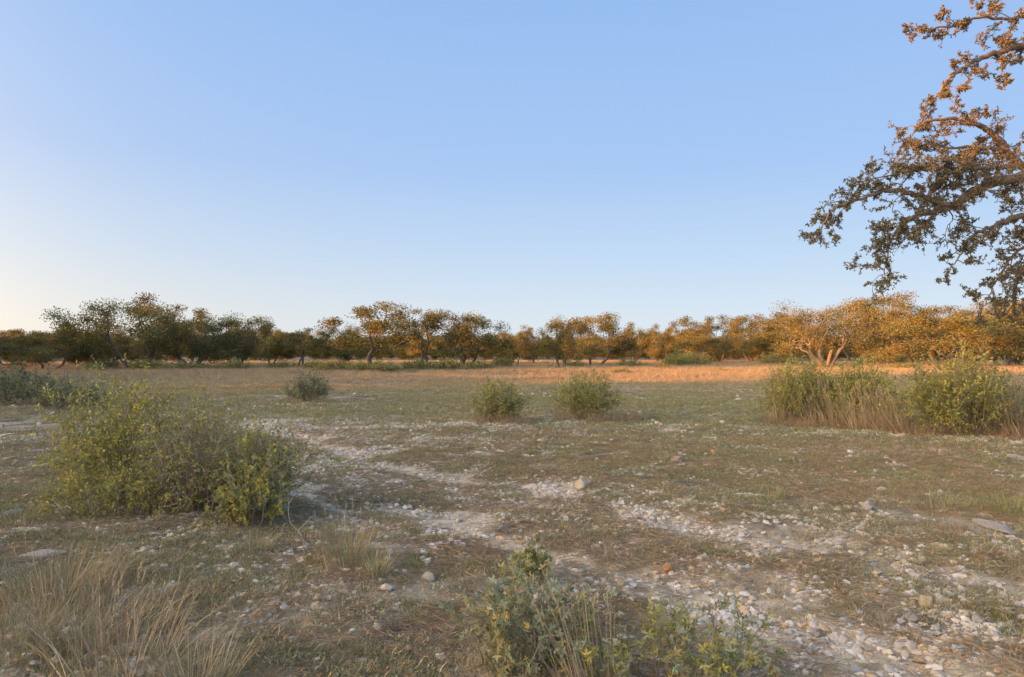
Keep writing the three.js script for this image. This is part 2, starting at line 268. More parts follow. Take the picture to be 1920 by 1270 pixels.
for (const [x, z, name] of [[0.89, -8.7, 'the pale rounded boulder'], [2.64, -10.83, 'the pinkish rock'], [3.51, -11.84, 'the rust orange stone'], [7.98, -23.96, 'the lone far white stone'], [-0.54, -6.98, 'the white angular stone on sand'], [0.08, -6.83, 'the flat grey track stone'], [1.2, -7.1, 'the pale pair on the track'], [1.19, -5.21, 'the orange brown stone'], [1.91, -5.48, 'the white stone by the gravel'], [2.12, -5.33, 'the egg shaped stone'], [4.57, -8.45, 'the white and buff stone'], [3.86, -7.38, 'the sunken grey boulder'], [2.69, -4.43, 'the long buff stone'], [4.6, -6.51, 'the long flat slab'], [2.85, -5.96, 'the grey stone of the gravel band'], [-3.72, -5.42, 'the grey slab at left'], [-1.26, -4.45, 'the lower left stone cluster'], [-0.61, -4.99, 'the grey white stone by the spiny bush'], [-3.1, -6.1, 'the two flat grey stones'], [-2.75, -7.15, 'the pale stemmed shrub'], [-4.35, -7.9, 'the large yellow green shrub'], [-6.9, -23.1, 'the leftmost field shrub'], [-0.33, -16.6, 'the middle field shrub'], [1.95, -18, 'the right field shrub'], [0.08, -3.55, 'the bottom centre spiny bush'], [-1.3, -5.4, 'the twiggy grass tuft'], [8, -17.5, 'the right hand thicket'], [-12.2, -18.9, 'the dark left shrubs'], [5.35, -7.3, 'the bright green tussock']]) marks.push({ type: 'near', x, z, name });
function stone(x, z, size, shape, tone, label, group, r, len = 1) {
  const o = shadows(new THREE.Mesh(stoneGeos[shape], stoneMats[tone])); o.name = numbered('limestone_rock');
  o.scale.set(size * len, size, size); o.rotation.set((r() - 0.5) * 0.3, r() * 6.28, (r() - 0.5) * 0.3);
  o.position.set(x, height(x, z) + size * [0.62, 0.5, 0.75, 0.3, 0.55, 0.24, 0.68][shape] * 0.24, z);
  tag(o, label, 'rock', group); scene.add(o); return o;
}
{
  const r = rng(77);
  const list = [   // x, z, size, shape, tone, label
    [0.89, -8.7, 0.25, 0, 'PALE', 'pale rounded boulder at the upper edge of the sandy wheel track'],
    [2.64, -10.83, 0.25, 4, 'PINK', 'pinkish elongated rock beside a grass tuft right of the track', 1.3],
    [3.51, -11.84, 0.14, 2, 'ORANGE', 'small rust orange stone in grass right of the pinkish rock'],
    [7.98, -23.96, 0.28, 1, 'WHITE', 'lone white stone on the far grass left of the tall grass thicket'],
    [-0.54, -6.98, 0.11, 2, 'WHITE', 'white angular stone on the sandy patch between the wheel tracks'],
    [0.08, -6.83, 0.15, 5, 'GREYST', 'flat grey stone with a white pebble behind it, between the tracks'],
    [1.18, -7.2, 0.13, 4, 'PALE', 'left stone of a pale pair on the track'],
    [1.29, -7.07, 0.1, 1, 'BUFF', 'right, lower stone of a pale pair on the track'],
    [1.19, -5.21, 0.12, 4, 'ORANGE', 'orange brown stone in white gravel behind the spiny bush'],
    [1.91, -5.48, 0.085, 2, 'WHITE', 'white stone right of the white gravel patch'],
    [2.12, -5.33, 0.095, 4, 'BUFF', 'yellowish egg shaped stone left of the lower track'],
    [1.97, -4.69, 0.08, 2, 'BUFF', 'buff upright stone below the egg shaped stone'],
    [2.32, -5.09, 0.07, 4, 'BUFF', 'small buff stone right of the egg shaped stone'],
    [4.57, -8.45, 0.13, 4, 'WHITE', 'white and buff stone alone in the right hand grass'],
    [3.86, -7.38, 0.19, 0, 'GREYST', 'rounded grey boulder half sunk above the gravel'],
    [2.69, -4.43, 0.13, 4, 'BUFF', 'long buff stone low in the right foreground', 1.35],
    [2.58, -4.41, 0.055, 0, 'PINK', 'small pinkish stone beside the long buff stone'],
    [4.6, -6.51, 0.3, 5, 'GREYST', 'long flat slab at the right edge of the view', 1.8],
    [4.32, -6.06, 0.1, 0, 'BUFF', 'round yellow stone below the long flat slab'],
    [8.15, -10.95, 0.32, 5, 'GREYST', 'flat grey slab in grass under the tall grass at far right', 1.3],
    [2.85, -5.96, 0.12, 1, 'GREYST', 'grey stone on the upper gravel band'],
    [2.88, -5.6, 0.08, 2, 'WHITE', 'white stone just below the grey stone of the gravel band'],
    [3.12, -5.45, 0.11, 5, 'PALE', 'flat pale stone at the border of the sandy strip'],
    [2.5, -4.63, 0.08, 2, 'GREYST', 'greyish white pointed stone above the long buff stone'],
    [-3.72, -5.42, 0.28, 5, 'GREYST', 'flat grey slab in grass at the left edge of the foreground', 1.3],
    [-1.94, -5.22, 0.09, 2, 'GREYST', 'upright grey stone behind the dry grass at left'],
    [-2.36, -5.12, 0.075, 2, 'BUFF', 'buff stone in grass left of the upright grey stone'],
    [-1.26, -4.45, 0.095, 2, 'BUFF', 'orange buff block in the cluster of stones at lower left'],
    [-1.51, -4.63, 0.055, 2, 'PALE', 'small upright pale stone behind the cluster at lower left'],
    [-1.52, -4.4, 0.11, 3, 'PALE', 'knobbly pale stone at the left of the lower left cluster'],
    [-1.19, -4.47, 0.065, 0, 'PALE', 'small pale stone touching the orange buff block'],
    [-0.85, -4.68, 0.11, 1, 'WHITE', 'bright white stone in front of the grass tuft'],
    [-0.61, -4.99, 0.125, 0, 'GREYST', 'grey white stone just left of the spiny bush'],
    [-1.03, -3.6, 0.06, 2, 'WHITE', 'small white stone near the bottom edge of the view'],
    [-1.35, -3.86, 0.045, 0, 'WHITE', 'tiny white stone left of the small white stone'],
    [-1.62, -3.92, 0.075, 5, 'PALE', 'thin pale flake beside the dry bunch grass'],
    [-1.93, -4.13, 0.1, 5, 'GREYST', 'flat grey stone beside the tall dry bunch grass'],
    [-0.56, -3.72, 0.065, 2, 'BUFF', 'yellowish stone at the foot of the spiny bush'],
    [-0.77, -3.59, 0.12, 3, 'GREYST', 'flat crumbly grey stone at the bottom left of the spiny bush'],
    [-1.15, -3.9, 0.05, 2, 'BUFF', 'small orange buff stone on bare soil at lower left'],
    [-3.22, -6.17, 0.15, 5, 'GREYST', 'flat grey stone in front of the large yellow green shrub'],
    [-2.99, -5.97, 0.12, 5, 'GREYST', 'second flat grey stone in front of the large shrub'],
    [-2.63, -5.85, 0.075, 0, 'BUFF', 'buff pebble right of the flat grey stones'],
    [-5.05, -6.95, 0.24, 5, 'GREYST', 'broken grey slab at the left edge beside the large shrub', 1.2],
    [-7.13, -11.07, 0.25, 5, 'PALE', 'pale flat rock left of the large shrub'],
    [-7.74, -10.39, 0.22, 5, 'BUFF', 'buff flat rock at the left edge, nearer one'],
    [-9.72, -13.06, 0.28, 5, 'WHITE', 'white flat rock at the left edge, farther one'],
    [1.78, -9.43, 0.15, 1, 'GREYST', 'grey white stone right of the pale boulder'],
    [2.98, -10.39, 0.15, 5, 'WHITE', 'thin white slab in grass below the pinkish rock'],
    [1.6, -12.89, 0.1, 2, 'WHITE', 'white pebble in the grass in front of the wide spreading bush'],
    [0.23, -11.57, 0.18, 3, 'WHITE', 'white stone of the trio left of the field centre'],
    [0.64, -11.71, 0.26, 5, 'GREYST', 'flat grey slab right of the white stone trio', 1.2],
    [-0.17, -11.84, 0.2, 5, 'PALE', 'flat pale slab left of the white stone'],
    [1.75, -5.85, 0.08, 1, 'PALE', 'pale stone in the gravel between orange and white stones'],
    [0.88, -4.37, 0.055, 2, 'WHITE', 'lower of two white pebbles right of the tall stalks'],
    [0.92, -4.47, 0.045, 2, 'WHITE', 'upper of two white pebbles right of the tall stalks'],
    [2.43, -4.17, 0.08, 1, 'GREYST', 'grey stone in lower right gravel beside the long buff stone'],
  ];
  for (const [x, z, s, sh, tone, label, len] of list) stone(x, z, s, sh, tone, label, null, r, len);
  const zones = [
    ['fist sized pale limestone lying in the gravel of the wheel tracks', 'loose stones along the wheel tracks', 125, (q) => { const t = TRACKS[q() < 0.62 ? 0 : 1], k = Math.floor(q() * (t.length - 2)), u = q(); return [lerp(t[k][0], t[k + 1][0], u) + (q() - 0.5) * 1.6, lerp(t[k][1], t[k + 1][1], u) + (q() - 0.5) * 1.6]; }, 0.045, 0.07],
    ['small weathered limestone among the stones of the lower right corner', 'stones in the lower right corner', 75, (q) => [1.6 + q() * 3.4, -3.4 - q() * 4.2], 0.05, 0.07],
    ['small pale stone on the grassy field beyond the tracks', 'stones on the field', 50, (q) => [(q() - 0.5) * 22, -11 - q() * 18], 0.07, 0.12],
  ];
  for (const [, group, n, at, s0, s1] of zones) for (let k = 0; k < n; k++) { const [x, z] = at(r), sz = s0 + r() * r() * s1, sh = Math.floor(r() * 7), tn = pick(['PALE', 'WHITE', 'GREYST', 'BUFF', 'PALE', 'WHITE'], r);
      stone(x, z, sz, sh, tn, beside([sz < s0 * 1.25 ? 'small' : sz < s0 * 1.8 ? 'middling' : 'larger', { PALE: 'pale', WHITE: 'white', GREYST: 'grey', BUFF: 'buff' }[tn], ['blocky', 'flattish', 'upright', 'low', 'rounded', 'thin flat', 'lumpy'][sh], 'stone'].join(' '), x, z, 'near'), group, r); }
  const tint = (q) => { const c = pick([PALE, WHITE, BUFF, GREYST, PALE, WHITE], q), k = 0.8 + q() * 0.35; return [c[0] * k, c[1] * k, c[2] * k]; };
  const gm = std({ side: THREE.FrontSide });
  for (const v of [0, 1]) stuff('gravel', smallStone[v], gm, scatter(60 + v, 165000, 2.2, 17, 48, (x, z, q, rr) => { const s = stoneAt(x, z), d = s * (0.3 + 0.7 * smooth(0.4, 0.6, fbm(x * 4, z * 4, 2))) + 0.012; return rr() < d * 0.75 * smooth(0.4, 0.6, fbm(x * 2.3 + 5, z * 2.3, 3)) * smooth(24, 10, q) + 0.03 + 0.24 * smooth(0.48, 0.64, fbm(x * 1.1 + 77, z * 1.1, 3)) ? [x, z, rr() * 6.28, 0.011 + Math.pow(rr(), 3) * 0.06 + 0.0011 * q, tint(rr), 0.5, -0.001] : null; }), 'pale limestone gravel strewn along the wheel tracks', 'gravel');
  stuff('field_gravel', smallStone[0], gm, scatter(66, 16000, 12, 45, 46, (x, z, q, rr) => rr() < 0.08 + 0.7 * smooth(0.55, 0.72, fbm(x * 0.35 + 8, z * 0.35, 3)) ? [x, z, rr() * 6.28, 0.03 + Math.pow(rr(), 3) * 0.12, tint(rr), 0.4, 0.005] : null), 'scattered white pebbles on the far field', 'gravel');
}

// ---------------------------------------------------------------- live oaks
const UP = V(0, 1, 0);
function curve(a, b, sag, wig, n, r) {   // points from a to b, bowed by sag, wiggling
  const out = [], L = a.distanceTo(b), s1 = V(r() - 0.5, r() - 0.5, r() - 0.5).multiplyScalar(wig * L), s2 = V(r() - 0.5, r() - 0.5, r() - 0.5).multiplyScalar(wig * L);
  for (let k = 0; k <= n; k++) { const t = k / n, p = a.clone().lerp(b, t); p.y += sag * L * Math.sin(Math.PI * t); p.addScaledVector(s1, Math.sin(Math.PI * t)).addScaledVector(s2, Math.sin(2 * Math.PI * t)); out.push(p); }
  return out;
}
const taper = (r0, r1, n) => Array.from({ length: n + 1 }, (_, k) => lerp(r0, r1, Math.pow(k / n, 0.8)));
const BARK = [0.17, 0.14, 0.115];
function randDir(r) { const z = r() * 2 - 1, a = r() * 6.283, q = Math.sqrt(1 - z * z); return V(q * Math.cos(a), z, q * Math.sin(a)); }
function oakGeos(seed, o) {   // o: h, w, stems, split, leanX, clumps, leaves, leaf, tones, low
  const r = rng(seed), wood = new MB(), crown = new MB();
  const { h = 6, w = 8, stems = 2, split = 0.26, leanX = 0, clumps = 50, leaves = 370, leaf = 0.165, tones, low = 0.3, bark = BARK, trunkR = 0.17, spreadBase = 0.25 } = o;
  const bk = (p) => { const k = 0.75 + 0.5 * fbm(p.x * 3 + p.y, p.z * 3 + p.y * 2, 2); return [bark[0] * k, bark[1] * k, bark[2] * k]; };
  const cy = lerp(low, 1, 0.5) * h, ry = (1 - low) * 0.5 * h, forks = [];
  for (let s = 0; s < stems; s++) {
    const a = s / stems * 6.283 + r() * 1.2, out = stems > 1 ? w * (0.08 + 0.1 * r()) : w * 0.04, top = V(Math.cos(a) * out + leanX * 0.6, h * split * (0.85 + 0.4 * r()), Math.sin(a) * out);
    const base = V(Math.cos(a) * spreadBase * (stems > 1 ? 1 : 0), -0.12, Math.sin(a) * spreadBase * (stems > 1 ? 1 : 0)), pts = curve(base, top, 0, 0.16, 6, r), rr = taper(trunkR * (0.85 + 0.3 * r()), trunkR * 0.66, 6); rr[0] *= 1.35;
    wood.tube(pts, rr, 7, bk); forks.push(top);
  }
  const ends = [];
  const limbs = Math.max(5, Math.round(clumps / 6));
  for (let k = 0; k < limbs; k++) {
    const u = (k + 0.5) / limbs, a = k * 2.39996 + r() * 0.5, el = lerp(-0.25, 1.35, Math.pow(u, 1.1)) + (r() - 0.5) * 0.3, rad = 0.72 + 0.22 * r();
    const tgt = V(Math.cos(a) * Math.cos(el) * w / 2 * rad + leanX, cy + Math.sin(el) * ry * rad, Math.sin(a) * Math.cos(el) * w / 2 * rad);
    let f = forks[0]; for (const q of forks) if (q.distanceTo(tgt) < f.distanceTo(tgt)) f = q;
    const pts = curve(f, tgt, 0.1 - 0.12 * r(), 0.22, 7, r); wood.tube(pts, taper(trunkR * 0.5, trunkR * 0.12, 7), 5, bk); ends.push(tgt);
    for (let j = 0; j < 5; j++) {
      const at = pts[2 + j], q = at.clone().add(V(at.x - leanX * 0.8, (at.y - cy) * 0.7, at.z).normalize().multiplyScalar(w * 0.1)).add(randDir(r).multiplyScalar(w * 0.13)); q.y = Math.max(q.y, h * low * 0.8);
      wood.tube(curve(at, q, 0.05, 0.25, 4, r), taper(trunkR * 0.22, trunkR * 0.06, 4), 3, bk); ends.push(q);
    }
  }
  for (const e of ends) {
    const cr = w * (0.08 + 0.06 * r()), n = Math.round(leaves * (0.6 + 0.8 * r())), t0 = pick(tones, r), k0 = 0.8 + 0.4 * r();
    for (let j = 0; j < 3; j++) { const q = e.clone().add(V((r() - 0.5) * 1.7, (r() - 0.4) * 1.1, (r() - 0.5) * 1.7).multiplyScalar(cr)); wood.tube([e, e.clone().lerp(q, 0.5).add(V(0, 0.04, 0)), q], [trunkR * 0.07, trunkR * 0.05, trunkR * 0.02], 3, bark); }
    for (let j = 0; j < n; j++) {
      const d = randDir(r), q = Math.pow(r(), 0.72), p = e.clone().add(V(d.x * cr * 1.25 * q, d.y * cr * 0.8 * q, d.z * cr * 1.25 * q)), dir = randDir(r).addScaledVector(d, 0.8).normalize(), side = V().crossVectors(dir, randDir(r)).normalize();
      crown.leaf(p, dir, side, leaf * (0.6 + 0.8 * r()), leaf * 0.55 * (0.7 + 0.6 * r()), 0.15, vary([t0[0] * k0, t0[1] * k0, t0[2] * k0], r, 0.3, 0.12));
    }
  }
  return { wood: wood.geometry(), crown: crown.geometry(), h, w };
}
const OAK = [[0.225, 0.208, 0.062], [0.2, 0.195, 0.066], [0.25, 0.212, 0.064], [0.205, 0.2, 0.095], [0.25, 0.2, 0.068]];
const KIND = {
  shade: oakGeos(110, { stems: 3, clumps: 54, leaves: 75, leaf: 0.36, tones: OAK, low: 0.1, split: 0.2 }),
  round: oakGeos(101, { stems: 2, clumps: 48, tones: OAK, low: 0.14 }),
  spread: oakGeos(102, { stems: 3, clumps: 48, tones: OAK, low: 0.24, split: 0.28 }),
  tall: oakGeos(103, { h: 7, w: 6.5, stems: 2, clumps: 42, leaves: 280, tones: OAK, low: 0.26, split: 0.32 }),
  thin: oakGeos(104, { h: 6, w: 5, stems: 2, clumps: 32, leaves: 230, leaf: 0.14, tones: OAK, low: 0.26, split: 0.36, trunkR: 0.12 }),
  rusty: oakGeos(105, { stems: 3, clumps: 54, tones: OAK, low: 0.14, split: 0.2 }),
  rusty2: oakGeos(106, { h: 7, w: 8, stems: 3, clumps: 54, leaves: 300, tones: OAK, low: 0.2, split: 0.26 }),
  dark: oakGeos(107, { stems: 4, clumps: 54, tones: OAK, low: 0.12, split: 0.2 }),
  lean: oakGeos(108, { h: 6, w: 9.5, stems: 3, clumps: 56, tones: OAK, low: 0.32, split: 0.38, leanX: -1.3, trunkR: 0.2, spreadBase: 0.5 }),
  fan: oakGeos(109, { h: 6, w: 11, stems: 5, clumps: 58, leaves: 280, tones: OAK, low: 0.3, split: 0.34, trunkR: 0.24, spreadBase: 0.32, bark: [0.34, 0.28, 0.22] }),  // bark lighter than BARK: sunlight on these trunks is put into the colour
};
function tree(kind, x, z, h, w, turn, label, group, name = 'live_oak') {
  const K = KIND[kind], g = new THREE.Group(); g.name = numbered(name);
  const a = shadows(new THREE.Mesh(K.wood, M.bark)); a.name = 'trunk'; const b = shadows(new THREE.Mesh(K.crown, M.leaf)); b.name = 'crown'; g.add(a, b);
  g.position.set(x, height(x, z), z); g.rotation.y = turn; g.scale.set(w / K.w, h / K.h, w / K.w); tag(g, label, 'tree', group); scene.add(g); return g;
}
for (const a of [
  ['rusty', -53.7, -72.7, 3.3, 7.0, 0.4, 'low brown oak at the far left edge of the tree line'],
  ['round', -39.5, -58.2, 3.4, 6.7, 1.2, 'low rounded olive oak, second from the left edge'],
  ['round', -38.5, -65, 3.4, 6.5, 2.9, 'low olive oak between the rounded one and the leaning oak'],
  ['lean', -33.3, -61.7, 5.9, 10.4, 0.15, 'large dark trunked oak leaning left with wide flat crown'],
  ['tall', -37.9, -78.3, 7.2, 7.8, 0.6, 'tall pale oak rising behind the leaning oak'],
  ['spread', -29.9, -63.7, 4.4, 7.6, 2.2, 'yellowish oak just right of the leaning oak'],
  ['spread', -26.5, -65.7, 5.0, 7.6, 4.4, 'round topped oak with dark trunks left of the thin oaks'],
  ['thin', -25.1, -71, 4.2, 4.5, 1.4, 'thin open oak right of the round topped oak'],
  ['thin', -21.8, -70.2, 4.4, 5.8, 3.3, 'small grey green oak left of the gap in the tree line'],
  ['round', -18.3, -72.7, 4.3, 5.2, 5.1, 'small olive oak at the left foot of the tallest central oak'],
  ['tall', -12.1, -58.2, 6.0, 8.6, 2.0, 'tallest broad oak left of centre with reddish brown crown'],
  ['thin', -8.2, -63.7, 6.0, 5.6, 0.2, 'upright oak with open crown right of the broad central oak'],
  ['spread', -4.5, -65.7, 5.4, 8.4, 0.9, 'wide domed oak, right one of the central group'],
  ['rusty', 0.35, -88.6, 4.3, 5.8, 0.3, 'small rust brown oak behind the central gap'],
  ['thin', 2.9, -92.6, 5.4, 4.8, 5.5, 'pale slender oak behind the central gap'],
  ['spread', 4.9, -65.7, 4.8, 5.2, 3.9, 'small oak with a single dark curved trunk right of centre'],
  ['round', 9.85, -78.3, 5.8, 9.1, 0.5, 'dense round yellow olive oak right of centre'],
  ['dark', 17.5, -97, 4.8, 5, 2.6, 'small oak right of the dense round oak'],
  ['dark', 20.2, -92.6, 4.4, 4.6, 4.0, 'small low oak at the left end of the sunlit wood'],
  ['tall', 28.4, -113, 7.8, 7.2, 1.1, 'airy topped oak at the left end of the sunlit wood'],
  ['rusty', 29, -101.8, 5, 9.2, 1.9, 'low rust coloured oak in front of the airy topped oaks'],
  ['tall', 36.7, -119.8, 8.5, 8.4, 3.2, 'second airy topped oak of the sunlit wood'],
  ['rusty2', 40, -113, 7.8, 10, 0.7, 'orange oak left of the pale trunked oak, farther one'],
  ['rusty2', 41.5, -105, 6.6, 10, 2.7, 'orange oak left of the pale trunked oak, nearer one'],
  ['tall', 46, -115, 8.7, 10, 4.1, 'flat topped orange oak behind the pale trunked oak'],
  ['fan', 33.4, -72.7, 5.8, 11.4, 0.6, 'sunlit oak with trunks coloured pale for the sun, fanning out from one base'],
  ['rusty2', 57.3, -113, 10.3, 12, 5.3, 'tall orange oak behind the pale trunked oak on the right'],
  ['rusty2', 64, -113, 11.3, 14.5, 0.1, 'highest orange oak of the right hand wood'],
  ['rusty', 56, -96, 7.4, 11, 1.5, 'broad rust oak under the highest orange oak'],
  ['tall', 67.5, -107, 9.2, 10.5, 2.4, 'airy topped oak right of the highest orange oak'],
  ['dark', 44, -67.9, 5, 11, 3.0, 'wide low oak in front of the right hand wood'],
  ['rusty2', 71.2, -101.8, 9.3, 9.4, 3.7, 'orange oak behind the wide low oak'],
  ['dark', 52.5, -72.7, 5.9, 8, 0.9, 'last oak at the right edge of the tree line'],
  ['rusty', 60, -76, 7.4, 9.4, 5.9, 'rust oak beyond the right edge of the tree line'],
]) tree(...a);
for (const [x, z, name] of [[-39.5, -58.2, 'the low rounded oak'], [-33.3, -61.7, 'the leaning oak'], [-29.9, -63.7, 'the yellowish oak'], [-26.5, -65.7, 'the round topped oak'], [-21.8, -70.2, 'the small grey green oak'], [-12.1, -58.2, 'the broad central oak'], [-8.2, -63.7, 'the upright central oak'], [-4.5, -65.7, 'the wide domed oak'], [4.9, -65.7, 'the dark curved trunk oak'], [9.85, -78.3, 'the dense round oak'], [20.2, -92.6, 'the small low oak'], [29, -101.8, 'the low rust oak'], [33.4, -72.7, 'the pale trunked oak'], [44, -67.9, 'the wide low oak'], [56, -96, 'the broad rust oak']]) marks.push({ type: 'far', x, z, name });
// oaks to the left of the view, whose long evening shadows cover the field
for (let k = 0; k < 13; k++) tree('shade', -43 - (k % 2) * 4, -15 + k * 3.6, 9 + 0.8 * ((k * 7) % 3), 9, k * 1.7, 'tall oak of the wood left of the field', 'tall oaks left of the field');
for (let k = 0; k < 9; k++) tree('shade', -43.5 - (k % 2) * 3.5 - Math.max(0, k - 6) * 1.6, -18.5 - k * 4.4, (k > 5 ? 6.6 : 4.9) + 0.3 * ((k * 5) % 3), 7, k * 2.3, 'low oak of the wood left of the field', 'low oaks left of the field');
for (let k = 0; k < 6; k++) tree('shade', -51 - k * 4.4, -56 - k * 3.8, 8.6, 8, k * 1.1, 'low oak beyond the left edge of the tree line', 'oaks beyond the left edge');
{   // woods that close the view behind the oaks
  const r = rng(321);
  for (const [kind, n, tone] of [['rusty', 330, [1, 0.95, 0.9]], ['dark', 120, [1.4, 1.25, 1.1]]]) {
    const items = []; for (let k = 0; k < n; k++) { const a = (-52 + 104 * (k + r()) / n) * Math.PI / 180, q = 135 + r() * 150; items.push([Math.sin(a) * q, -Math.cos(a) * q, r() * 6.28, 0.7 + r() * 0.35, tone, 0, 0, 0.8 + 0.3 * r()]); }
    stuff('distant_woods', KIND[kind].crown, M.leaf, items, 'far scrubby oak woods closing the view behind the trees', 'woods');
  }
}

// ---------------------------------------------------------------- shrubs
function shrub(seed, o) {   // o: w, d, h, stems, twigs, leaves, leaf, wid, tones, tri, twigTone, bareFrac, name, label, group, x, z
  const r = rng(seed), wood = new MB(), fol = new MB(), g = new THREE.Group(), { w, d = w, h, stems = 30, twigs = 7, leaves = 9, leaf = 0.03, wid = 0.4, tones, tri = false, twigTone = [0.30, 0.25, 0.2], bare = () => 0, baseR = 0.3, droop = 0, sr = 0.008, keep = () => true } = o;
  for (let s = 0; s < stems; s++) {
    const a = s * 2.39996 + r(), q = Math.sqrt((s + 0.5) / stems), el = Math.acos(clamp(q * 0.98)), b = V(Math.cos(a) * q * w * 0.5 * baseR, -0.04, Math.sin(a) * q * d * 0.5 * baseR);
    const k = 0.6 + 0.6 * r(), tip = V(Math.cos(a) * q * w * 0.5 * k, h * lerp(0.32, 1, Math.sin(el)) * (0.58 + 0.55 * r() * (0.6 + 0.8 * r())), Math.sin(a) * q * d * 0.5 * k);
    if (!keep(tip)) continue;
    const pts = curve(b, tip, 0.06 + droop, 0.2, 6, r); wood.tube(pts, taper(sr * (0.8 + 0.5 * r()), sr * 0.3, 6), 4, vary(twigTone, r, 0.25));
    const bareHere = bare(tip);
    for (let t = 0; t < twigs; t++) {
      const u = 0.25 + 0.75 * (t + r()) / twigs, f = u * 6, i = Math.min(5, Math.floor(f)), p0 = pts[i].clone().lerp(pts[i + 1], f - i), out = V(p0.x / w, 0.35 * p0.y / h + 0.12, p0.z / d).normalize(), L = h * (0.12 + 0.2 * r());
      const p1 = p0.clone().add(out.multiplyScalar(0.7).add(randDir(r).multiplyScalar(0.75)).normalize().multiplyScalar(L)); p1.y = Math.max(0.02, p1.y);
      const tp = curve(p0, p1, 0.03, 0.2, 3, r); wood.tube(tp, taper(sr * 0.4, sr * 0.16, 3), 3, vary(twigTone, r, 0.25));
      if (r() < bareHere) continue;
      const tone = pick(tones, r), kt = 0.8 + 0.4 * r();
      for (let l = 0; l < leaves; l++) {
        const v = (l + r()) / leaves * 3, m = Math.min(2, Math.floor(v)), p = tp[m].clone().lerp(tp[m + 1], v - m), ax = p1.clone().sub(p0).normalize(), dir = randDir(r).addScaledVector(ax, 0.7).addScaledVector(UP, 0.25).normalize(), side = V().crossVectors(dir, randDir(r)).normalize(), c = vary([tone[0] * kt, tone[1] * kt, tone[2] * kt], r, 0.22, 0.08), L2 = leaf * (0.65 + 0.7 * r());
        p.add(randDir(r).multiplyScalar(leaf * 0.3));
        if (tri) { const up = V().crossVectors(dir, side).normalize(); for (const q of [-1.05, 0, 1.05]) { const dd = dir.clone().applyAxisAngle(up, q), ss = side.clone().applyAxisAngle(up, q); fol.leaf(p, dd, ss, L2 * (q ? 0.85 : 1), L2 * wid, 0.2, c); } } else fol.leaf(p, dir, side, L2, L2 * wid, 0.18, c);
      }
    }
  }
  g.name = numbered(o.name || 'shrub'); wood.build('stems', M.twig, g); fol.build('foliage', M.leaf, g); g.position.set(o.x, height(o.x, o.z), o.z); g.rotation.y = o.turn || 0; tag(g, o.label, o.category || 'shrub', o.group); scene.add(g); return g;
}
const YELLOW = [[0.50, 0.46, 0.10], [0.43, 0.41, 0.11], [0.54, 0.46, 0.10], [0.36, 0.37, 0.12]], SAGE = [[0.29, 0.31, 0.15], [0.25, 0.275, 0.14], [0.34, 0.33, 0.14]], BLUE = [[0.33, 0.37, 0.235], [0.29, 0.34, 0.215], [0.37, 0.37, 0.19], [0.42, 0.36, 0.14]], MOSS = [[0.31, 0.33, 0.10], [0.26, 0.29, 0.10], [0.37, 0.355, 0.11]], DEEP = [[0.12, 0.14, 0.08], [0.14, 0.155, 0.08]];
shrub(401, { x: -4.35, z: -7.9, w: 2.15, d: 1.6, h: 1.32, stems: 105, twigs: 11, leaves: 11, leaf: 0.043, wid: 0.45, tones: YELLOW, baseR: 0.45, name: 'yellow_green_shrub', label: 'large yellow green leafy shrub at left with fine leaves' });
shrub(402, { x: -3.3, z: -7.25, w: 1.5, d: 1.2, h: 1.12, stems: 80, twigs: 11, leaves: 8, leaf: 0.032, tones: [...SAGE, ...YELLOW], bare: () => 0.12, twigTone: [0.38, 0.31, 0.23], baseR: 0.35, sr: 0.009, name: 'twiggy_shrub', label: 'twiggy olive shrub between the large yellow green and pale stemmed shrubs' });
shrub(403, { x: -2.62, z: -7.1, w: 1.05, d: 1.0, h: 0.9, stems: 60, twigs: 10, leaves: 11, leaf: 0.027, wid: 0.38, tones: [...SAGE, ...MOSS, ...YELLOW], tri: true, bare: (p) => p.y < 0.45 ? 0.6 : 0.1, twigTone: [0.44, 0.39, 0.31], baseR: 0.4, name: 'upright_green_shrub', label: 'green spiny shrub with pale stems beside the twiggy olive shrub' });
shrub(404, { x: -2.55, z: -6.55, w: 0.75, d: 0.6, h: 0.46, stems: 40, twigs: 8, leaves: 12, leaf: 0.025, wid: 0.38, tones: [...SAGE, ...YELLOW], tri: true, baseR: 0.6, name: 'low_green_shrub', label: 'low bright green shrub in front of the pale stemmed shrub' });
shrub(405, { x: -4.0, z: -7.0, w: 1.9, d: 0.9, h: 0.5, stems: 60, twigs: 8, leaves: 11, leaf: 0.034, wid: 0.4, tones: [...YELLOW, ...MOSS], baseR: 0.7, name: 'low_green_shrub', label: 'low spreading yellow green shrub at the foot of the large shrub' });
shrub(406, { x: -15.3, z: -20.8, w: 3.6, d: 2, h: 1.15, stems: 90, twigs: 8, leaves: 10, leaf: 0.07, wid: 0.42, tones: [...DEEP, ...SAGE], baseR: 0.6, name: 'dark_shrub', label: 'dark grey green shrub at the left edge behind the large shrub' });
shrub(407, { x: -12.2, z: -18.9, w: 2.6, d: 1.5, h: 0.82, stems: 70, twigs: 8, leaves: 9, leaf: 0.06, wid: 0.42, tones: [...DEEP, ...SAGE], baseR: 0.6, name: 'dark_shrub', label: 'lower dark shrub just behind the large yellow green shrub' });
shrub(408, { x: -6.9, z: -23.1, w: 1.65, h: 0.95, stems: 70, twigs: 8, leaves: 9, leaf: 0.06, wid: 0.36, tones: [...SAGE, ...DEEP], baseR: 0.35, name: 'round_field_shrub', label: 'rounded dark green shrub alone on the field, leftmost of three' });
shrub(409, { x: -0.33, z: -16.6, w: 1.45, h: 0.98, stems: 80, twigs: 8, leaves: 10, leaf: 0.055, wid: 0.4, tones: [...SAGE, ...MOSS, ...YELLOW], baseR: 0.35, name: 'round_field_shrub', label: 'dense rounded shrub near the field centre, middle of three' });
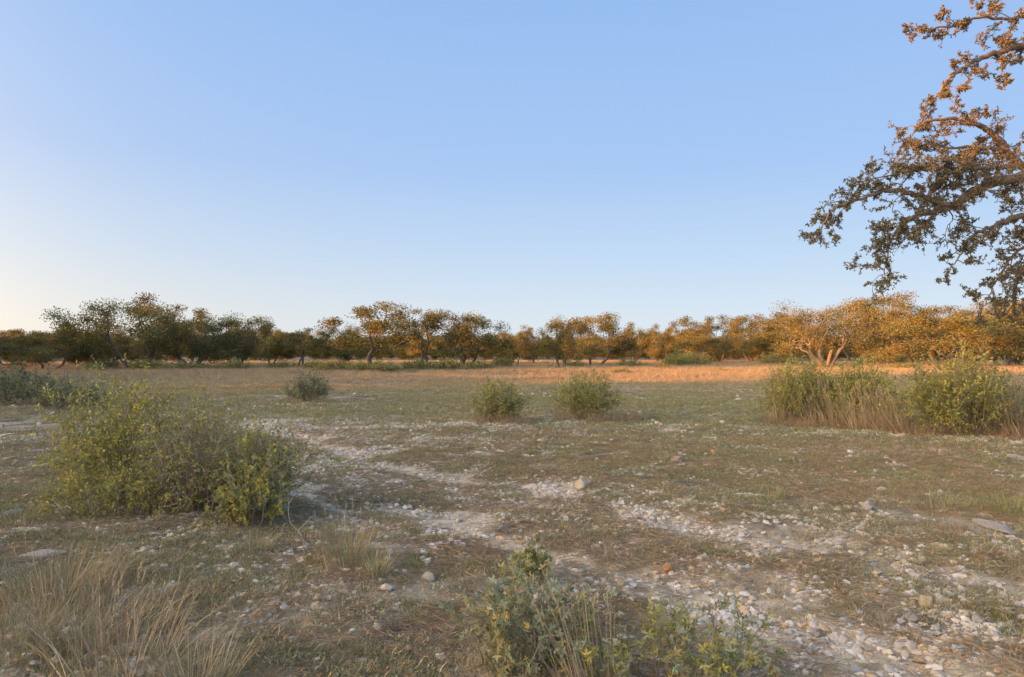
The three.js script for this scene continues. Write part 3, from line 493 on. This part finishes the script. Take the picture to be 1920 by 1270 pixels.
shrub(410, { x: 1.95, z: -18, w: 1.9, h: 1.12, stems: 90, twigs: 9, leaves: 13, leaf: 0.06, wid: 0.32, tones: [...MOSS, ...YELLOW.slice(1), ...SAGE], baseR: 0.35, twigTone: [0.45, 0.37, 0.24], name: 'round_field_shrub', label: 'wide shrub with pale upright stems, right one of three' });
shrub(411, { x: 7.5, z: -17.7, w: 1.9, d: 1.4, h: 1.38, stems: 110, twigs: 9, leaves: 10, leaf: 0.075, wid: 0.34, tones: [...MOSS, ...YELLOW], baseR: 0.5, name: 'green_thicket_shrub', label: 'green feathery shrub at the left end of the right hand thicket' });
shrub(412, { x: 8.7, z: -17.2, w: 1.7, d: 1.4, h: 1.35, stems: 105, twigs: 9, leaves: 10, leaf: 0.075, wid: 0.34, tones: [...MOSS, ...YELLOW], baseR: 0.5, name: 'green_thicket_shrub', label: 'second green feathery shrub of the thicket, behind dry grass' });
shrub(413, { x: 9.3, z: -14.3, w: 2.3, d: 1.5, h: 1.6, stems: 125, twigs: 9, leaves: 10, leaf: 0.07, wid: 0.34, tones: [...MOSS, ...YELLOW], baseR: 0.5, name: 'green_thicket_shrub', label: 'largest green feathery shrub of the right hand thicket' });
shrub(414, { x: 11.2, z: -15.9, w: 2.6, d: 1.8, h: 1.5, stems: 95, twigs: 9, leaves: 7, leaf: 0.055, wid: 0.4, tones: [...MOSS, ...SAGE, [0.36, 0.29, 0.2]], bare: () => 0.25, baseR: 0.5, name: 'brown_thicket_shrub', label: 'taller brownish shrub with pale seed heads at the right edge' });
shrub(419, { x: 8.75, z: -16.6, w: 1.5, d: 1.3, h: 1.15, stems: 85, twigs: 9, leaves: 10, leaf: 0.075, wid: 0.34, tones: [...MOSS, ...YELLOW], baseR: 0.5, name: 'green_thicket_shrub', label: 'green feathery shrub behind straw in the thicket middle' });
shrub(415, { x: 10.6, z: -13.7, w: 1.7, d: 1.2, h: 0.95, stems: 70, twigs: 9, leaves: 6, leaf: 0.05, tones: [...SAGE, [0.3, 0.22, 0.15]], bare: () => 0.35, baseR: 0.5, name: 'brown_thicket_shrub', label: 'half bare brown shrub low at the right edge' });
shrub(416, { x: 0.08, z: -3.55, w: 0.9, d: 0.62, h: 0.46, stems: 38, twigs: 8, leaves: 6, leaf: 0.032, wid: 0.34, tones: BLUE, tri: true, baseR: 0.5, sr: 0.006, twigTone: [0.34, 0.29, 0.22], name: 'spiny_bush', label: 'blue green spiny leaved bush at the bottom centre' });
shrub(417, { x: 0.8, z: -3.35, w: 1.15, d: 0.6, h: 0.36, stems: 40, twigs: 6, leaves: 5, leaf: 0.032, wid: 0.32, tones: [...BLUE, ...MOSS, ...YELLOW.slice(0, 1)], tri: true, baseR: 0.7, sr: 0.005, name: 'spiny_bush', label: 'lower yellowish spiny bush right of the bottom centre bush' });
shrub(418, { x: 0.13, z: -4.75, w: 0.3, d: 0.26, h: 0.3, stems: 16, twigs: 6, leaves: 6, leaf: 0.033, wid: 0.36, tones: [...BLUE, ...MOSS], tri: true, sr: 0.004, name: 'spiny_bush', label: 'small spiny sprig behind the bottom centre bush' });
{   // brush at the feet of the far oaks
  const r = rng(88), protos = [];
  const spots = [[-31.5, -58.5, 2.6, 1.5], [-28, -58, 3.4, 1.1], [-24.5, -60, 2.6, 1.2], [-36, -59.5, 2.4, 1.5], [-21, -62, 2.4, 1.1], [-14.5, -55.5, 2.6, 1.3], [-11, -54.5, 3.2, 1.2], [-8, -57, 2.4, 1.3], [-5.5, -57.5, 2.6, 1.4], [-3, -60, 2.4, 1.2], [-17.5, -60, 1.9, 1.2], [-1, -72, 2, 1.5], [6.5, -70, 2, 1.0], [12.5, -72, 2.4, 1.1], [14, -63, 1.4, 0.7], [18, -74, 2.6, 2.2], [21.5, -80, 2.8, 2.0], [8.2, -52, 1.4, 0.6], [17, -55, 1.3, 0.55], [25, -58, 1.4, 0.6], [29, -64, 2.2, 0.8], [36, -63, 2.6, 0.9], [40, -62, 2.2, 0.9], [33, -84, 4, 2.2], [24, -90, 4, 2.2], [47, -86, 4.4, 2.4], [-33.5, -54.5, 1.8, 0.9]];
  spots.forEach(([x, z, w, h], k) => {
    let o;
    if (k < 3) { o = shrub(430 + k, { x, z, w: 2.4, h: 1.3, stems: 55, twigs: 7, leaves: 8, leaf: 0.12, wid: 0.4, tones: [MOSS, [...MOSS, ...SAGE], [...MOSS, [0.36, 0.28, 0.13]]][k], baseR: 0.6, name: 'oak_foot_brush', label: 'low green brush growing at the feet of the far oaks', group: 'brush along the tree line' }); protos.push(o); } else { o = protos[k % 3].clone(); o.name = numbered('oak_foot_brush'); scene.add(o); }
    o.userData.label = beside((w > 2.5 ? 'wide' : w < 1.6 ? 'small' : 'low') + [' green', ' grey green', ' olive brown'][k % 3] + ' brush', x, z, 'far'); o.position.set(x, height(x, z), z); o.rotation.y = r() * 6.28; o.scale.set(w * 1.35 / 2.4, h * 0.75 / 1.3, w * 1.2 / 2.4);
  });
}

// ---------------------------------------------------------------- bunch grasses and stalks
function bunch(seed, o) {   // o: x, z, n, h, rad, wid, tones, lean, droop, seeds
  const r = rng(seed), b = new MB(), s = new MB(), g = new THREE.Group(), { n, h, rad, wid = 0.004, tones, lean = [0, 0], droop = 0.3, seeds = 0, spread = 0.6, seedH = 1.2 } = o;
  for (let k = 0; k < n; k++) { const a = r() * 6.283, q = Math.sqrt(r()) * rad, L = h * (0.35 + 0.75 * r()), dir = V(Math.cos(a) * spread * r() + lean[0], 1, Math.sin(a) * spread * r() + lean[1]).normalize(), a2 = a + (r() - 0.5) * 1.5; b.blade(V(Math.cos(a) * q, -0.01, Math.sin(a) * q), dir, V(Math.cos(a2) + lean[0], -0.5, Math.sin(a2) + lean[1]).multiplyScalar(droop * r()), L, wid * (0.6 + 0.8 * r()), vary(pick(tones, r), r, 0.25, 0.08), 4); }
  for (let k = 0; k < seeds; k++) {
    const a = r() * 6.283, q = Math.sqrt(r()) * rad * 0.6, L = h * seedH * (0.7 + 0.5 * r()), dir = V(Math.cos(a) * spread * 0.45 * r() + lean[0] * 1.1, 1, Math.sin(a) * spread * 0.45 * r() + lean[1]).normalize(), p0 = V(Math.cos(a) * q, -0.01, Math.sin(a) * q), p1 = p0.clone().addScaledVector(dir, L), c = vary([0.52, 0.42, 0.27], r, 0.2);
    const pts = curve(p0, p1, 0.02, 0.07, 5, r); s.tube(pts, taper(wid * 0.42, wid * 0.2, 5), 3, c);
    for (let j = 0; j < 9; j++) { const p = pts[4].clone().lerp(pts[5], j / 9), d2 = dir.clone().add(randDir(r).multiplyScalar(0.4)).normalize(); s.leaf(p, d2, V().crossVectors(d2, randDir(r)).normalize(), wid * 5, wid * 1.3, 0.1, c); }
  }
  g.name = numbered(o.name || 'bunch_grass'); b.build('blades', M.dry, g); if (seeds) s.build('seed_stalks', M.dry, g); g.position.set(o.x, height(o.x, o.z), o.z); tag(g, o.label, 'grass clump', o.group); scene.add(g); return g;
}
const DRYT = [STRAW, [0.5, 0.41, 0.25], DULL, [0.4, 0.3, 0.19]], REDT = [RUST, [0.42, 0.27, 0.18], DULL, [0.36, 0.22, 0.14]], MIXT = [STRAW, DULL, GREEN, GREY];
bunch(501, { x: -1.95, z: -3.45, n: 230, h: 0.42, rad: 0.34, wid: 0.0048, tones: [...DRYT, [0.66, 0.54, 0.34]], droop: 0.5, spread: 0.85, seeds: 26, lean: [0.06, 0], label: 'tall pale dry bunch grass at the bottom left' });
bunch(502, { x: -2.35, z: -3.85, n: 200, h: 0.32, rad: 0.36, spread: 0.9, wid: 0.0045, tones: [...DRYT, RUST], droop: 0.6, seeds: 16, lean: [0.12, 0], label: 'arching dry bunch grass left of the tall pale one' });
bunch(503, { x: -3.0, z: -4.5, n: 620, h: 0.38, rad: 0.4, tones: [...DRYT, RUST, GREEN], droop: 0.8, seeds: 8, label: 'sprawling brown bunch grass below the left grey slab' });
bunch(504, { x: -2.75, z: -3.75, n: 480, h: 0.3, rad: 0.35, tones: [...MIXT, RUST], droop: 0.9, label: 'matted grass tussock at the lower left edge' });
bunch(505, { x: -1.5, z: -3.25, n: 260, h: 0.36, rad: 0.16, tones: [...DRYT, GREY], droop: 0.5, seeds: 8, label: 'smaller dry bunch grass right of the tall pale one' });
bunch(506, { x: -1.3, z: -5.4, n: 420, h: 0.36, rad: 0.24, tones: [...MIXT, RUST, DULL], droop: 0.5, seeds: 14, seedH: 1.25, label: 'grey brown grass tuft with twigs left of the wheel track' });
bunch(507, { x: -1.0, z: -5.05, n: 220, h: 0.24, rad: 0.1, tones: [STRAW, STRAW, GREEN], droop: 0.6, label: 'small straw coloured tuft in front of the twiggy tuft' });
bunch(508, { x: -2.15, z: -5.65, n: 240, h: 0.22, rad: 0.16, tones: MIXT, droop: 0.7, label: 'olive grass tuft beside the grey flat stones' });
bunch(509, { x: 5.35, z: -7.3, n: 420, h: 0.24, rad: 0.3, tones: [GREEN, [0.26, 0.29, 0.09], STRAW], droop: 0.6, label: 'bright green grass tussock at the right edge' });
bunch(510, { x: 4.75, z: -7.5, n: 300, h: 0.2, rad: 0.34, tones: [...MIXT, STRAW], droop: 0.8, label: 'dull grass tussock left of the bright green tussock' });
bunch(511, { x: 3.1, z: -8.0, n: 170, h: 0.22, rad: 0.1, tones: [STRAW, DULL, GREEN], droop: 0.5, label: 'upright olive tuft above the stony band' });
bunch(512, { x: 2.42, z: -10.75, n: 150, h: 0.26, rad: 0.1, tones: MIXT, droop: 0.5, label: 'grass tuft touching the pinkish rock' });
bunch(513, { x: 0.32, z: -3.15, n: 26, h: 0.5, rad: 0.08, wid: 0.005, tones: DRYT, lean: [-0.35, 0], droop: 0.35, spread: 0.3, seeds: 9, seedH: 1.15, label: 'bundle of long dry stalks arching left over the spiny bush' });
bunch(514, { x: 0.42, z: -3.3, n: 22, h: 0.55, rad: 0.12, wid: 0.004, tones: DRYT, lean: [-0.08, 0], droop: 0.15, spread: 0.3, seeds: 11, seedH: 1.1, label: 'upright dry stalks rising between the two spiny bushes' });
bunch(515, { x: -4.75, z: -6.6, n: 420, h: 0.24, rad: 0.34, tones: [...MIXT, RUST], droop: 0.8, label: 'brown and olive tussock left of the large shrub' });
{   // tall grass of the right hand thicket
  const r = rng(61), at = []; for (let k = 0; k < 22; k++) { const u = Math.min(1, k / 21); at.push([lerp(6.9, 11.6, u) + (r() - 0.5) * 0.7, lerp(-17.6, -12.4, Math.pow(u, 0.8)) + (r() - 0.5) * 0.9, 0.8 + r() * 0.5]); }
  for (const [x, z] of [[8.3, -15.1], [8.7, -15.7], [8.5, -14.8], [9.0, -16.0], [8.0, -15.6]]) at.push([x, z, 1.15 + 0.25 * r()]);
  at.sort((p, q) => p[0] / -p[1] - q[0] / -q[1]);
  at.forEach(([x, z, s], k) => { const o = bunch(540 + k, { x, z, n: k % 2 ? 40 : 85, h: (k % 3 ? 0.5 : 0.74) * s, rad: 0.3, wid: 0.011, tones: [...DRYT, [0.66, 0.54, 0.34], [0.62, 0.5, 0.32], ...REDT], lean: [-0.16 + 0.5 * (r() - 0.5), 0.2 * (r() - 0.5)], droop: 0.3, spread: 0.6, seeds: 18, seedH: 1.35, label: 'tall dry grass clump of the right hand thicket, ' + nth(k) + ' from the left', group: 'tall grass along the thicket' }); o.name = numbered('thicket_grass'); });
  for (let k = 0; k < 22; k++) { const u = (k + 0.5) / 22, o = bunch(580 + k, { x: lerp(6.2, 11.2, u) + (r() - 0.5), z: lerp(-17.4, -11.7, u) + (r() - 0.5) * 0.8, n: 170, h: 0.3, rad: 0.34, wid: 0.006, tones: REDT, droop: 0.7, spread: 0.9, label: 'low rust red grass at the thicket foot, ' + nth(k) + ' from the left', group: 'low red grass along the thicket' }); o.name = numbered('rust_grass'); }
  [[-0.75, -16.3], [0.2, -16.1], [1.3, -17.5], [2.5, -17.2], [2.95, -17.4], [2.1, -17.0], [-7.3, -22.5], [-6.4, -22.4], [3.3, -17.9], [-0.2, -15.9]].forEach(([x, z], k) => { const o = bunch(620 + k, { x, z, n: 170, h: 0.34, rad: 0.28, wid: 0.006, tones: [...REDT, STRAW], droop: 0.5, spread: 0.8, seeds: 5, label: beside('reddish grass tuft', x, z, 'near'), group: 'grass at the field shrubs' }); o.name = numbered('shrub_foot_grass'); });
  for (let k = 0; k < 46; k++) { const a = (r() - 0.5) * 1.35, q = 5.5 + r() * 13, x = Math.sin(a) * q, z = -Math.cos(a) * q; if (sandAt(x, z) > 0.2) continue; const o = bunch(650 + k, { x, z, n: 80, h: 0.11 + 0.07 * r(), rad: 0.08, wid: 0.0035, tones: [MIXT, DRYT, [GREEN, GREY], REDT][k % 4], droop: 0.5, spread: 0.8, label: beside(['mixed', 'straw', 'green', 'reddish'][k % 4] + ' small grass tuft', x, z, 'near'), group: 'small tufts on the field' }); o.name = numbered('field_tuft'); }
}
function stick(name, label, paths, tone, r0, category = 'twig') { const b = new MB(), r = rng(name.length + paths.length * 31); for (const p of paths) { const c = new THREE.CatmullRomCurve3(p.map(([x, y, z]) => V(x, height(x, z) + y, z))).getPoints(10); b.tube(c, taper(r0, r0 * 0.35, 10), 5, () => vary(tone, r, 0.2)); } const o = b.build(numbered(name), M.bark); tag(o, label, category); scene.add(o); }
stick('dead_branch', 'pale dead branch standing up left of the grass tuft', [[[-1.72, -0.03, -5.75], [-1.8, 0.12, -5.8], [-1.9, 0.2, -5.85], [-1.93, 0.34, -5.9], [-1.9, 0.4, -5.92]], [[-1.82, 0.14, -5.81], [-1.74, 0.22, -5.86]]], [0.36, 0.31, 0.27], 0.0055, 'branch');
stick('dead_stalk', 'thin pale stalk standing beside the sandy patch', [[[-1.55, -0.02, -6.35], [-1.56, 0.12, -6.35], [-1.54, 0.26, -6.36]]], [0.55, 0.5, 0.43], 0.005, 'stalk');
stick('fallen_branch', 'long grey branch lying in front of the large shrub', [[[-2.6, 0.02, -4.9], [-2.4, 0.05, -5.2], [-2.2, 0.1, -5.5], [-2.05, 0.09, -5.75]]], [0.36, 0.31, 0.25], 0.004, 'branch');
stick('flower_stalk', 'tall pale dry flower stalk behind the wide field shrub', [[[1.6, -0.03, -19.4], [1.62, 0.7, -19.4], [1.6, 1.35, -19.4]]], [0.6, 0.5, 0.36], 0.025, 'stalk');
{   // marker post and the wires far behind
  const g = new THREE.Group(); g.name = 'marker_post'; new MB().tube([V(0, -0.1, 0), V(0, 0.9, 0)], [0.05, 0.05], 6, [0.12, 0.1, 0.09]).build('post', M.bark, g); new MB().tube([V(0, 0.9, 0), V(0, 1.1, 0), V(0, 1.12, 0)], [0.055, 0.055, 0.01], 6, [0.75, 0.72, 0.66]).build('cap', M.bark, g);
  g.position.set(0.65, height(0.65, -72), -72); tag(g, 'thin dark marker post with a white cap before the far trees', 'post'); scene.add(g);
  for (const [y, l] of [[5.6, 'upper'], [5.1, 'lower']]) { const b = new MB(), pts = []; for (let k = 0; k <= 16; k++) pts.push(V(10 + 46 * k / 16, y - 0.5 * Math.sin(Math.PI * k / 16), -152 - k)); b.tube(pts, pts.map(() => 0.02), 4, [0.1, 0.1, 0.1]); const o = b.build(numbered('utility_wire'), M.bark); tag(o, l + ' utility wire crossing the gap behind the right trees', 'wire'); scene.add(o); }
  for (const x of [10, 56]) { const b = new MB(), z = x === 10 ? -152 : -168, y0 = height(x, z); b.tube([V(x, y0 - 0.5, z), V(x, 6, z)], [0.14, 0.1], 8, [0.16, 0.13, 0.1]); b.tube([V(x - 0.1, 5.65, z - 0.6), V(x - 0.1, 5.65, z + 0.6)], [0.05, 0.05], 4, [0.16, 0.13, 0.1]); const o = b.build(numbered('utility_pole'), M.bark); tag(o, x === 10 ? 'utility pole hidden behind the dense round oak' : 'utility pole hidden behind the sunlit wood', 'pole'); scene.add(o); }
}

// ---------------------------------------------------------------- the near oak whose boughs hang into the picture from the right
{
  const r = rng(2024), wood = new MB(), fol = new MB(), g = new THREE.Group(), bx = 10.2, bz = -9.2;
  const bk = (p) => { const k = 0.7 + 0.6 * fbm(p.x * 9 + p.y * 4, p.z * 9 + p.y * 7, 3); return [0.24 * k, 0.185 * k, 0.14 * k]; };
  const tones = [[0.20, 0.185, 0.12], [0.17, 0.165, 0.11], [0.23, 0.21, 0.125], [0.27, 0.215, 0.12]];
  const L = (p) => p.map(([x, y, z]) => V(x - bx, y, z - bz));
  function twig(p0, dir, len, depth) {
    const p1 = p0.clone().addScaledVector(dir, len); p1.y -= len * 0.12 * r(); const pts = curve(p0, p1, 0.05, 0.28, 5, r); wood.tube(pts, taper(0.004 + len * 0.012, 0.0022, 5), depth > 1 ? 5 : 3, bk);
    if (depth > 0) { const n = depth > 1 ? 5 : 4; for (let k = 0; k < n; k++) { const u = 1 + 4 * (k + r()) / n, i = Math.min(4, Math.floor(u)), p = pts[i].clone().lerp(pts[i + 1], u - i), d = dir.clone().multiplyScalar(0.75).add(randDir(r).multiplyScalar(0.8)).normalize(); twig(p, d, len * (0.32 + 0.28 * r()), depth - 1); } }
    if (depth < 2) { const n = depth ? 6 : 11; for (let k = 0; k < n; k++) { const u = (k + r()) / n * 5, i = Math.min(4, Math.floor(u)), p = pts[i].clone().lerp(pts[i + 1], u - i), d = dir.clone().multiplyScalar(0.5).add(randDir(r)).normalize(); fol.leaf(p, d, V().crossVectors(d, randDir(r)).normalize(), 0.026 + 0.02 * r(), 0.013 + 0.008 * r(), 0.12, vary(pick(tones, r), r, 0.3, 0.1)); } }
  }
  function limb(pts0, r0, r1, every, len, from = 0) {
    const c = new THREE.CatmullRomCurve3(pts0), total = c.getLength(), n = Math.max(8, Math.round(total / 0.12)), pts = c.getPoints(n); for (let k = 1; k < n; k++) pts[k].add(randDir(r).multiplyScalar(0.018));
    wood.tube(pts, taper(r0, r1, n), 8, bk);
    for (let s = from * total; s < total; s += every * (0.6 + 0.8 * r())) { const u = s / total, p = c.getPointAt(u), t = c.getTangentAt(u), d = t.clone().multiplyScalar(0.55).add(randDir(r).multiplyScalar(0.9)).add(V(0, -0.05, 0)).normalize(); twig(p, d, len * (0.55 + 0.6 * r()) * (1 - 0.35 * u), 2); }
    twig(pts[n], c.getTangentAt(1), len * 0.6, 2);
  }
  const jz = (p, z0, z1) => L(p.map(([x, y], k) => { const z = lerp(z0, z1, k / (p.length - 1)), s = z / -8.5; return [x * s, 1.6 + (y - 1.6) * s, z]; }));
  const fork = V(0, 2.5, 0);
  const tp = [V(0.15, -0.2, 0.1), V(0.1, 0.5, 0.05), V(-0.05, 1.5, -0.05), fork.clone()]; wood.tube(new THREE.CatmullRomCurve3(tp).getPoints(12), taper(0.42, 0.27, 12), 12, bk);
  const from = (p) => { p.unshift(fork.clone()); return p; };
  limb(from(jz([[7.61, 4.02], [6.41, 3.9], [5.97, 3.8], [5.69, 3.63], [5.56, 3.52], [5.24, 3.64], [4.99, 3.7], [4.69, 3.72], [4.36, 3.62], [4.05, 3.5], [3.9, 3.28]], -8.9, -8.2)), 0.085, 0.008, 0.11, 0.44, 0.42);
  limb(jz([[5.56, 3.52], [5.24, 3.45], [4.96, 3.35], [4.77, 3.08], [4.67, 2.72]], -8.62, -8.5), 0.035, 0.006, 0.07, 0.46);
  limb(jz([[5.24, 3.64], [5.34, 3.82], [5.52, 3.98], [5.81, 4.12]], -8.55, -8.7), 0.03, 0.012, 0.16, 0.4);
  limb(from(jz([[7.48, 3.82], [6.41, 4.04], [6.24, 4.22], [6.04, 4.46], [5.83, 4.56], [5.56, 4.63], [5.17, 4.56], [5.02, 4.38]], -9.3, -8.9)), 0.085, 0.008, 0.15, 0.4, 0.4);
  limb(jz([[6.24, 4.22], [5.94, 4.27], [5.54, 4.27], [5.14, 4.27]], -9.2, -8.8), 0.035, 0.006, 0.12, 0.45);
  limb(jz([[6.41, 4.04], [6.14, 4.02], [5.61, 4.02], [5.07, 3.98], [4.54, 3.88]], -8.95, -8.3), 0.04, 0.006, 0.12, 0.5, 0.15);
  limb(from(jz([[8.4, 4.9], [7.48, 5.62], [6.41, 5.55], [6.11, 5.47], [5.76, 5.33], [5.48, 5.09], [5.31, 4.85]], -9.0, -8.4)), 0.085, 0.008, 0.15, 0.38, 0.5);
  limb(jz([[7.48, 5.62], [6.9, 5.95], [6.41, 5.92], [5.9, 5.92], [5.54, 5.82], [5.17, 5.78]], -8.9, -8.3), 0.035, 0.007, 0.15, 0.38, 0.2);
  limb(jz([[6.68, 5.49], [6.41, 5.38], [6.22, 5.32], [6.18, 5.2]], -8.8, -8.6), 0.02, 0.006, 0.3, 0.3);
  limb(from(jz([[7.61, 3.48], [6.41, 3.4], [6.08, 3.28], [5.78, 3.15], [5.56, 2.8]], -9.1, -8.8)), 0.07, 0.007, 0.12, 0.44, 0.45);
  limb(jz([[7.61, 3.48], [7.0, 3.2], [6.54, 3.08], [6.24, 2.82], [6.08, 2.58], [5.94, 2.28]], -9.1, -9.0), 0.04, 0.006, 0.12, 0.42, 0.25);
  limb(jz([[7.0, 3.2], [6.68, 3.08], [6.44, 2.75], [6.3, 2.5], [6.3, 2.3]], -9.3, -9.5), 0.04, 0.006, 0.09, 0.5, 0.2);
  limb(jz([[7.0, 3.4], [6.75, 3.0], [6.6, 2.65], [6.55, 2.4]], -9.6, -9.9), 0.04, 0.006, 0.09, 0.55, 0.2);
  for (let k = 0; k < 7; k++) { const a = -1.2 + k * 0.62, R = 3.4 + r(), y = 4 + (k % 3) * 1.5; limb([fork.clone(), V(Math.cos(a) * R * 0.4, lerp(2.5, y, 0.6), Math.sin(a) * R * 0.4), V(Math.cos(a) * R * 0.75, y, Math.sin(a) * R * 0.75), V(Math.cos(a) * R, y - 0.2, Math.sin(a) * R)], 0.14, 0.01, 0.34, 0.8, 0.35); }
  g.name = numbered('live_oak'); wood.build('trunk', M.bark, g); fol.build('crown', M.leaf, g); g.position.set(bx, height(bx, bz), bz); tag(g, 'near oak reaching in from the upper right with crooked leafy boughs', 'tree'); scene.add(g);
}

renderer.render(scene, camera);
